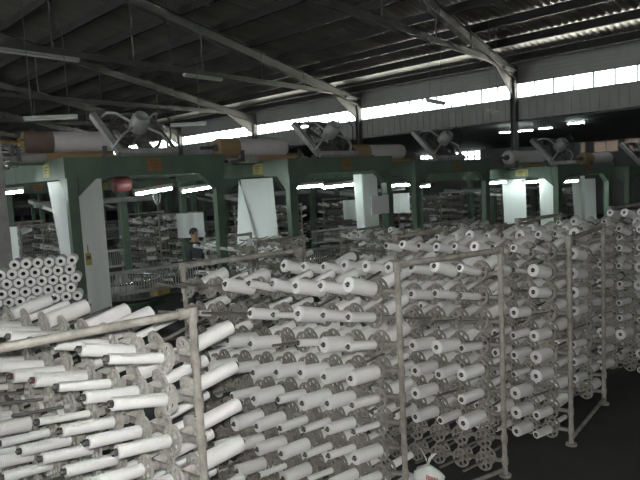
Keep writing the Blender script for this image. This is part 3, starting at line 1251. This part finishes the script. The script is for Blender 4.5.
for (a, d, wd, z0, z1, lab) in ((-2.76, 13.3, .57, 1.42, 1.95, 'grey white cloth panel behind the standing person'), (.84, 16.0, .40, 1.45, 1.95, 'small pale cloth panel behind second loom, left one'),
                                (2.15, 16.0, .42, 1.55, 2.05, 'small pale cloth panel between the second and third looms'),
                                (-5.4, 10.5, .55, 1.35, 2.0, 'grey cloth panel behind the bobbin stack at the edge')):
    P = W(a, d)
    m = MB()
    nx = 10
    vs = []
    for k in range(nx + 1):
        for z in (z0, z1):
            vs.append((wd * (k / nx - .5), .02 * math.sin(k * 1.1), z))
    vs += [(x, y + .004, z) for x, y, z in vs]
    o = 2 * (nx + 1)
    fs = [(2 * k, 2 * k + 2, 2 * k + 3, 2 * k + 1) for k in range(nx)] + [(o + 2 * k, o + 2 * k + 1, o + 2 * k + 3, o + 2 * k + 2) for k in range(nx)]
    m.add(vs, fs, 0, True)
    tag(m.build('woven_cloth', 'cloth', None, P, YAW + .1), lab, 'cloth')

# notice card on the second loom's far front post
card = thing('notice_card', 'pale blank notice card fixed to a green loom post', 'card', lpt(N2, 1.83, -.14, 2.02), LROT)
m = MB()
m.box((0, 0, .0), (.42, .012, .34))
m.add([(.17, -.007, .17), (.21, -.007, .13), (.21, -.007, .17)], [(0, 1, 2)])
m.build('card', 'paper', card)
m = MB()
m.box((0, -.01, .165), (.08, .02, .02))
m.build('clip', 'machine', card)
# yellow tag tied by the cloth
m = MB()
m.box((0, 0, 0), (.075, .012, .16))
m.box((0, 0, .13), (.012, .01, .12))
m.box((0, -.008, .02), (.05, .006, .05), None, 1)
tag(m.build('yellow_tag', ['yellow', 'mark'], None, lpt(N1, .11, -.1, 1.64), LROT), 'small yellow tag hanging on the first green post by the cloth', 'tag')


# ------------------------------------------------------------------ lamps
def lamp_proto(lit):
    t = thing('fluorescent_lamp', 'x', 'lamp')
    m = MB()
    m.box((0, 0, .035), (1.0, .10, .05))
    m.box((-.485, 0, -.005), (.03, .05, .05))
    m.box((.485, 0, -.005), (.03, .05, .05))
    m.build('batten', 'batten', t)
    m = MB()
    m.tube((-.47, 0, -.012), (.47, 0, -.012), .021, 10)
    m.build('tube', 'tube_lit' if lit else 'tube_off', t)
    for x in (-.35, .35):
        m = MB()
        m.tube((x, 0, .06), (x, 0, 1.06), .006, 5)
        m.build('hanger', 'wire', t)
    return t


LPROTO = {True: lamp_proto(True), False: lamp_proto(False)}
lfirst = {True: True, False: True}


def lamp(a, d, h, length, direc, lit, label, drop, tilt=0.0):
    t = LPROTO[lit] if lfirst[lit] else copy_tree(LPROTO[lit])
    lfirst[lit] = False
    t.location = W(a, d, h)
    dv = W(*direc) - W(0, 0)
    t.rotation_euler = (0, -tilt, math.atan2(dv.y, dv.x))
    t.scale = (length, 1, 1)
    for c in t.children:
        if c.name.startswith('hanger'):
            c.scale = (1, 1, drop)
            c.location = (0, 0, .06 * (1 - drop))
    t['label'] = label
    t['group'] = 'lit fluorescent lamps' if lit else 'unlit fluorescent lamps'
    return t


def at(px, py, d):
    v = fw * 620 + rr * (px - 320) - uu * (py - 240)
    q = v * (d / v.dot(fw0)) + eye
    c = Vector((q.dot(ri0), q.dot(fw0)))
    return c.x, c.y, q.z


lx = (.8, .6)
lamps = [(153.5, 190.5, 9.2, .60, lx, True, 'lit fluorescent lamp under first green beam with a looped white cord', .35, .10),
         (201, 188, 10.6, .75, lx, True, 'lit fluorescent lamp beside the second green post', .35, .10),
         (4, 192.5, 9.4, .55, lx, True, 'lit fluorescent lamp under the side beam at picture edge', .35, .06),
         (309, 185.8, 11.2, .62, lx, True, 'lit fluorescent lamp under second loom beam, left of the pair', .3, .02),
         (339, 185.3, 11.6, .80, lx, True, 'lit fluorescent lamp under second loom beam, right of the pair', .3, .04),
         (401, 184.5, 13.4, .62, lx, True, 'lit fluorescent lamp right of the notice card', .3, .0),
         (424, 186, 15.4, .4, lx, True, 'dim lit lamp behind the third loom post', .3, .0),
         (495, 182.3, 14.5, .85, lx, True, 'lit fluorescent lamp left of the pale hanging cloth', .25, .0),
         (533, 181.3, 14.3, .75, lx, True, 'lit fluorescent lamp right of the pale hanging cloth', .25, .0),
         (551, 181, 15.6, .40, lx, True, 'short lit lamp beside the fourth loom post', .25, .0),
         (571, 180.8, 15.2, .60, lx, True, 'lit fluorescent lamp inside the fourth loom', .25, .0),
         (516, 131.2, 24.0, 1.35, (.8, -.58), True, 'far lit lamp in the annex beside the steel column', .15, .0),
         (545.5, 128, 24.5, .55, (.8, -.58), True, 'short far lit lamp in the annex', .15, .0),
         (556, 126.3, 25.0, .45, (.8, -.58), True, 'shortest far lit lamp in the annex, middle of three', .15, .0),
         (576, 123, 22.5, .62, (.8, -.58), True, 'far lit lamp in the annex above the louvres', .15, .0),
         (549, 119, 24.0, .5, (.6, .8), False, 'slanting unlit lamp below the ribbed wall band', .9, -.2),
         (51, 118.5, 13.0, 1.05, (.95, .1), False, 'unlit lamp hanging above the first cloth roll', 3.2, .0),
         (436, 102.6, 16.0, .95, (.6, .8), False, 'unlit lamp hanging in front of the bright windows', 3.0, -.02),
         (493, 112.6, 18.0, .75, (.6, .8), False, 'unlit lamp hanging just below the bright windows', 3.0, -.05),
         (188, 125, 16.0, .9, (.95, .1), False, 'unlit lamp hanging left of the bright windows', 3.0, .0)]
for (px, py, d, ln, dr, lit, lab, drop, tl) in lamps:
    a, dd, h = at(px, py, d)
    lamp(a, dd, h, ln, dr, lit, lab, drop, tl)
# unlit battens fixed under the tie rails
for x, yy, lab in ((bays[4], 5.75, 'unlit batten lamp on the roof rail at top edge'), (bays[4], 11.2, 'unlit batten lamp on the roof rail above the fan'),
                   (bays[4], 20.0, 'unlit batten lamp on the rail end by second column'), (bays[3], 19.9, 'unlit batten lamp on the rail end by right column')):
    t = copy_tree(LPROTO[False])
    t.location = (x + .02 + (yy - WY) * SKEW, yy, 5.86)
    t.rotation_euler = (0, 0, PI / 2 - math.atan(SKEW))
    t.scale = (2.3 if yy < 8 else 1.6, 1.4, 1.2)
    for c in t.children:
        if c.name.startswith('hanger'):
            c.scale = (1, 1, .05)
            c.location = (0, 0, .057)
    t['label'] = lab

# white looped cord under the first lamp
m = MB()
a, dd, h = at(157, 199, 9.1)
P = W(a, dd, h)
u = ri0
m.path([P + u * (-.045) + Vector((0, 0, .12)), P + u * (-.05) + Vector((0, 0, .02)), P + u * (-.03) - Vector((0, 0, .06)), P - Vector((0, 0, .085)), P + u * .03 - Vector((0, 0, .06)),
        P + u * .05 + Vector((0, 0, .02)), P + u * .045 + Vector((0, 0, .12))], .009, 6)
m.tube(P + Vector((0, 0, .1)), P - Vector((0, 0, .2)), .009, 6)
tag(m.build('cord', 'machine_pale'), 'looped white cord hanging under the lit lamp', 'cord')

# red drum hung under the first beam
a, dd, h = at(121, 184, 9.4)
t = thing('feeder_drum', 'small red drum under the first green beam', 'drum', W(a, dd, h), LROT)
m = MB()
m.lathe([(0, -.13), (.10, -.13), (.12, -.10), (.12, .10), (.10, .13), (0, .13)], 18, 0, Matrix.Rotation(PI / 2.2, 4, 'Y'))
m.build('drum', 'red_drum', t)
m = MB()
m.box((0, 0, .16), (.05, .05, .2))
m.build('hanger', 'machine', t)

# ------------------------------------------------------------------ printed plastic bag tied in the middle creel
bp = W(0.70, 4.33, 0.0)
bgt = thing('plastic_bag', 'white plastic bag with red and green print standing behind the second post', 'bag', bp)
bgt.scale = (1, 1, 1.18)
m = MB()
prof = [(.0, 0), (.07, .0), (.11, .04), (.125, .14), (.11, .24), (.105, .315), (.06, .345), (.022, .365)]
vs, seg = [], 22
for r, z in prof:
    for k in range(seg):
        an = 2 * PI * k / seg
        q = r * (1 + .10 * math.sin(3 * an + z * 22) + .06 * math.sin(7 * an - z * 40))
        vs.append((q * math.cos(an), q * .75 * math.sin(an), z))
fs = [(i * seg + k, i * seg + (k + 1) % seg, (i + 1) * seg + (k + 1) % seg, (i + 1) * seg + k) for i in range(len(prof) - 1) for k in range(seg)]
m.add(vs, fs, 0, True)
m.v = [(x * 1.1, y * 1.1, z) for x, y, z in m.v]
m.build('body', 'bag', bgt)
for sx in (-1, 1):
    m = MB()
    ear = [Vector((0, 0, .36)), Vector((sx * .03, .0, .41)), Vector((sx * .075, .01, .455)), Vector((sx * .045, -.01, .45)), Vector((sx * .01, -.008, .41))]
    ear2 = [q + Vector((0, .006, 0)) for q in ear]
    m.add(ear + ear2, [(0, 1, 4), (1, 2, 3, 4), (5, 9, 6), (6, 9, 8, 7), (0, 5, 6, 1), (1, 6, 7, 2), (2, 7, 8, 3), (3, 8, 9, 4), (4, 9, 5, 0)])
    m.build('tied_ear', 'bag', bgt)
cdir = (Vector((0, 0, 0)) - Vector((bp.x, bp.y, 0))).normalized()
sd = Vector((-cdir.y, cdir.x, 0))
for mt, z0, pts in (('bag_red', .305, [(-.015, .025), (.07, .0)]), ('bag_red', .255, [(-.09, .0), (-.02, .015)]), ('bag_red', .14, [(-.09, .0), (.02, .02)]), ('bag_green', .20, [(-.06, .01), (.07, .0)]), ('bag_green', .09, [(-.07, 0), (.08, 0)])):
    m = MB()
    n = 8
    for j in range(n):
        ga, gb = j / n, (j + .62) / n
        for k in range(1):
            def pt(g, dz):
                s = pts[0][0] + (pts[1][0] - pts[0][0]) * g
                zz = z0 + pts[0][1] + (pts[1][1] - pts[0][1]) * g + dz
                R = .138 if zz < .24 else .138 - (zz - .24) * .32
                o = math.sqrt(max(1e-4, 1 - (s / (R + .012)) ** 2)) * R * .84 + .012
                return cdir * o + sd * s + Vector((0, 0, zz))
            m.add([pt(ga, -.014), pt(gb, -.014), pt(gb, .014), pt(ga, .014)], [(0, 1, 2, 3)])
    m.build('print', mt, bgt)

# ------------------------------------------------------------------ person far behind
def person():
    P = W(*at(192, 228, 12.6)[:2])
    face = math.atan2(ri0.y, ri0.x)
    t = thing('person', 'person with short dark hair standing before a grey white cloth panel', 'person', P, face - .5)
    J = {'pel': (0, 0, .90, .13), 'wst': (0, 0, 1.06, .125), 'chs': (0, .0, 1.24, .145), 'nkb': (0, .02, 1.37, .065), 'nkt': (.02, .02, 1.43, .052),
         'hd0': (.03, .02, 1.50, .075), 'hd1': (.025, .02, 1.57, .078), 'hd2': (.02, .02, 1.62, .05),
         'sl': (0, .17, 1.32, .06), 'el': (.02, .23, 1.06, .042), 'wl': (.16, .20, .92, .03), 'hl': (.22, .19, .90, .032),
         'sr': (0, -.17, 1.32, .06), 'er': (.02, -.23, 1.06, .042), 'wr': (.18, -.18, .98, .03), 'hr': (.24, -.17, .97, .032),
         'pl': (0, .09, .84, .09), 'kl': (.02, .10, .46, .06), 'al': (-.01, .10, .08, .042), 'fl': (.14, .11, .035, .035),
         'pr': (0, -.09, .84, .09), 'kr': (.02, -.10, .46, .06), 'ar': (-.01, -.10, .08, .042), 'fr': (.14, -.11, .035, .035)}
    E_ = [('pel', 'wst'), ('wst', 'chs'), ('chs', 'nkb'), ('nkb', 'nkt'), ('nkt', 'hd0'), ('hd0', 'hd1'), ('hd1', 'hd2'), ('chs', 'sl'), ('sl', 'el'), ('el', 'wl'), ('wl', 'hl'),
          ('chs', 'sr'), ('sr', 'er'), ('er', 'wr'), ('wr', 'hr'), ('pel', 'pl'), ('pl', 'kl'), ('kl', 'al'), ('al', 'fl'), ('pel', 'pr'), ('pr', 'kr'), ('kr', 'ar'), ('ar', 'fr')]
    keys = list(J)
    me = bpy.data.meshes.new('body_skeleton')
    me.from_pydata([J[k][:3] for k in keys], [(keys.index(a), keys.index(c)) for a, c in E_], [])
    o = bpy.data.objects.new('body_skeleton', me)
    COL.objects.link(o)
    md = o.modifiers.new('Skin', 'SKIN')
    sv = me.skin_vertices[0].data
    for i, k in enumerate(keys):
        sv[i].radius = (J[k][3], J[k][3])
        sv[i].use_root = (k == 'pel')
    sb = o.modifiers.new('Sub', 'SUBSURF')
    sb.levels = sb.render_levels = 2
    dg = bpy.context.evaluated_depsgraph_get()
    bm_ = bpy.data.meshes.new_from_object(o.evaluated_get(dg))
    bpy.data.objects.remove(o)
    bm_.materials.clear()
    for k in ('skin', 'shirt', 'trousers'):
        bm_.materials.append(M[k])
    for pl in bm_.polygons:
        c = pl.center
        pl.use_smooth = True
        if c.z < .95:
            pl.material_index = 2 if abs(c.y) < .165 and c.z > .07 else (2 if c.z <= .07 else 0)
        elif c.z < 1.385 and not (c.z < 1.02 and c.x > .1):
            pl.material_index = 1
        else:
            pl.material_index = 0
    link_mesh('body', bm_, t)
    m = MB()
    hm = Matrix.Translation((.02, .02, 1.585)) @ Matrix.Diagonal((.098, .085, .092, 1))
    m.lathe([(1.0, -.15), (1.02, .15), (.9, .5), (.6, .85), (.25, .99), (0, 1.02)], 16, 0, hm)
    m.lathe([(1.0, -.15), (.8, -.5)], 16, 0, Matrix.Translation((-.012, 0, 0)) @ hm)
    for i, (x, y, z) in enumerate(m.v):
        if x > .075 and z < 1.60:
            m.v[i] = (.07, y * .98, max(z, 1.60))
    m.build('hair', 'hair', t)
    m = MB()
    for s in (-1, 1):
        m.lathe([(0, -.009), (.008, -.005), (.008, .005), (0, .009)], 8, 0, Matrix.Translation((.098, .02 + s * .03, 1.545)))
    m.box((.097, .02, 1.475), (.008, .04, .008), None, 0)
    m.build('eyes_and_mouth', 'hair', t)
    m = MB()
    m.add([(.095, .012, 1.535), (.095, .028, 1.535), (.118, .02, 1.508), (.095, .005, 1.50), (.095, .035, 1.50)], [(0, 1, 2), (0, 2, 3), (1, 4, 2), (3, 2, 4)], 0, True)
    for s in (-1, 1):
        m.box((.02, .02 + s * .082, 1.54), (.035, .016, .055))
    m.build('nose_and_ears', 'skin', t)
    for s, nm in ((1, 'hl'), (-1, 'hr')):
        c = Vector(J[nm][:3])
        m = MB()
        for q, (dy, ln) in enumerate(((-.026, .062), (-.009, .072), (.009, .068), (.025, .055))):
            m.path([c + Vector((.0, dy, .0)), c + Vector((ln * .5, dy, -.008)), c + Vector((ln, dy * .9, -.03))], .0085, 6)
        m.path([c + Vector((-.03, -s * .028, .0)), c + Vector((.0, -s * .05, .005)), c + Vector((.03, -s * .05, -.01))], .009, 6)
        m.build('fingers', 'skin', t)


person()

# upright grey post of a neighbouring machine at the far left edge, slack dark hose across the looms
a, dd, h = at(-2, 190, 8.4)
t = thing('machine_upright', 'pale grey upright of a machine at the left edge', 'machine', W(a, dd, 0), LROT)
m = MB()
m.box((0, 0, 1.78), (.16, .16, 3.56))
m.build('post', 'machine_pale', t)
m = MB()
m.box((0, 0, .02), (.34, .34, .04))
m.build('base_plate', 'machine', t)

# view
S.view_settings.view_transform = 'Standard'
S.view_settings.look = 'None'
S.view_settings.exposure = 0.0
S.view_settings.gamma = 1.0
S.view_settings.use_curve_mapping = False
S.cycles.max_bounces = 6
S.cycles.transparent_max_bounces = 8
S.cycles.use_denoising = True
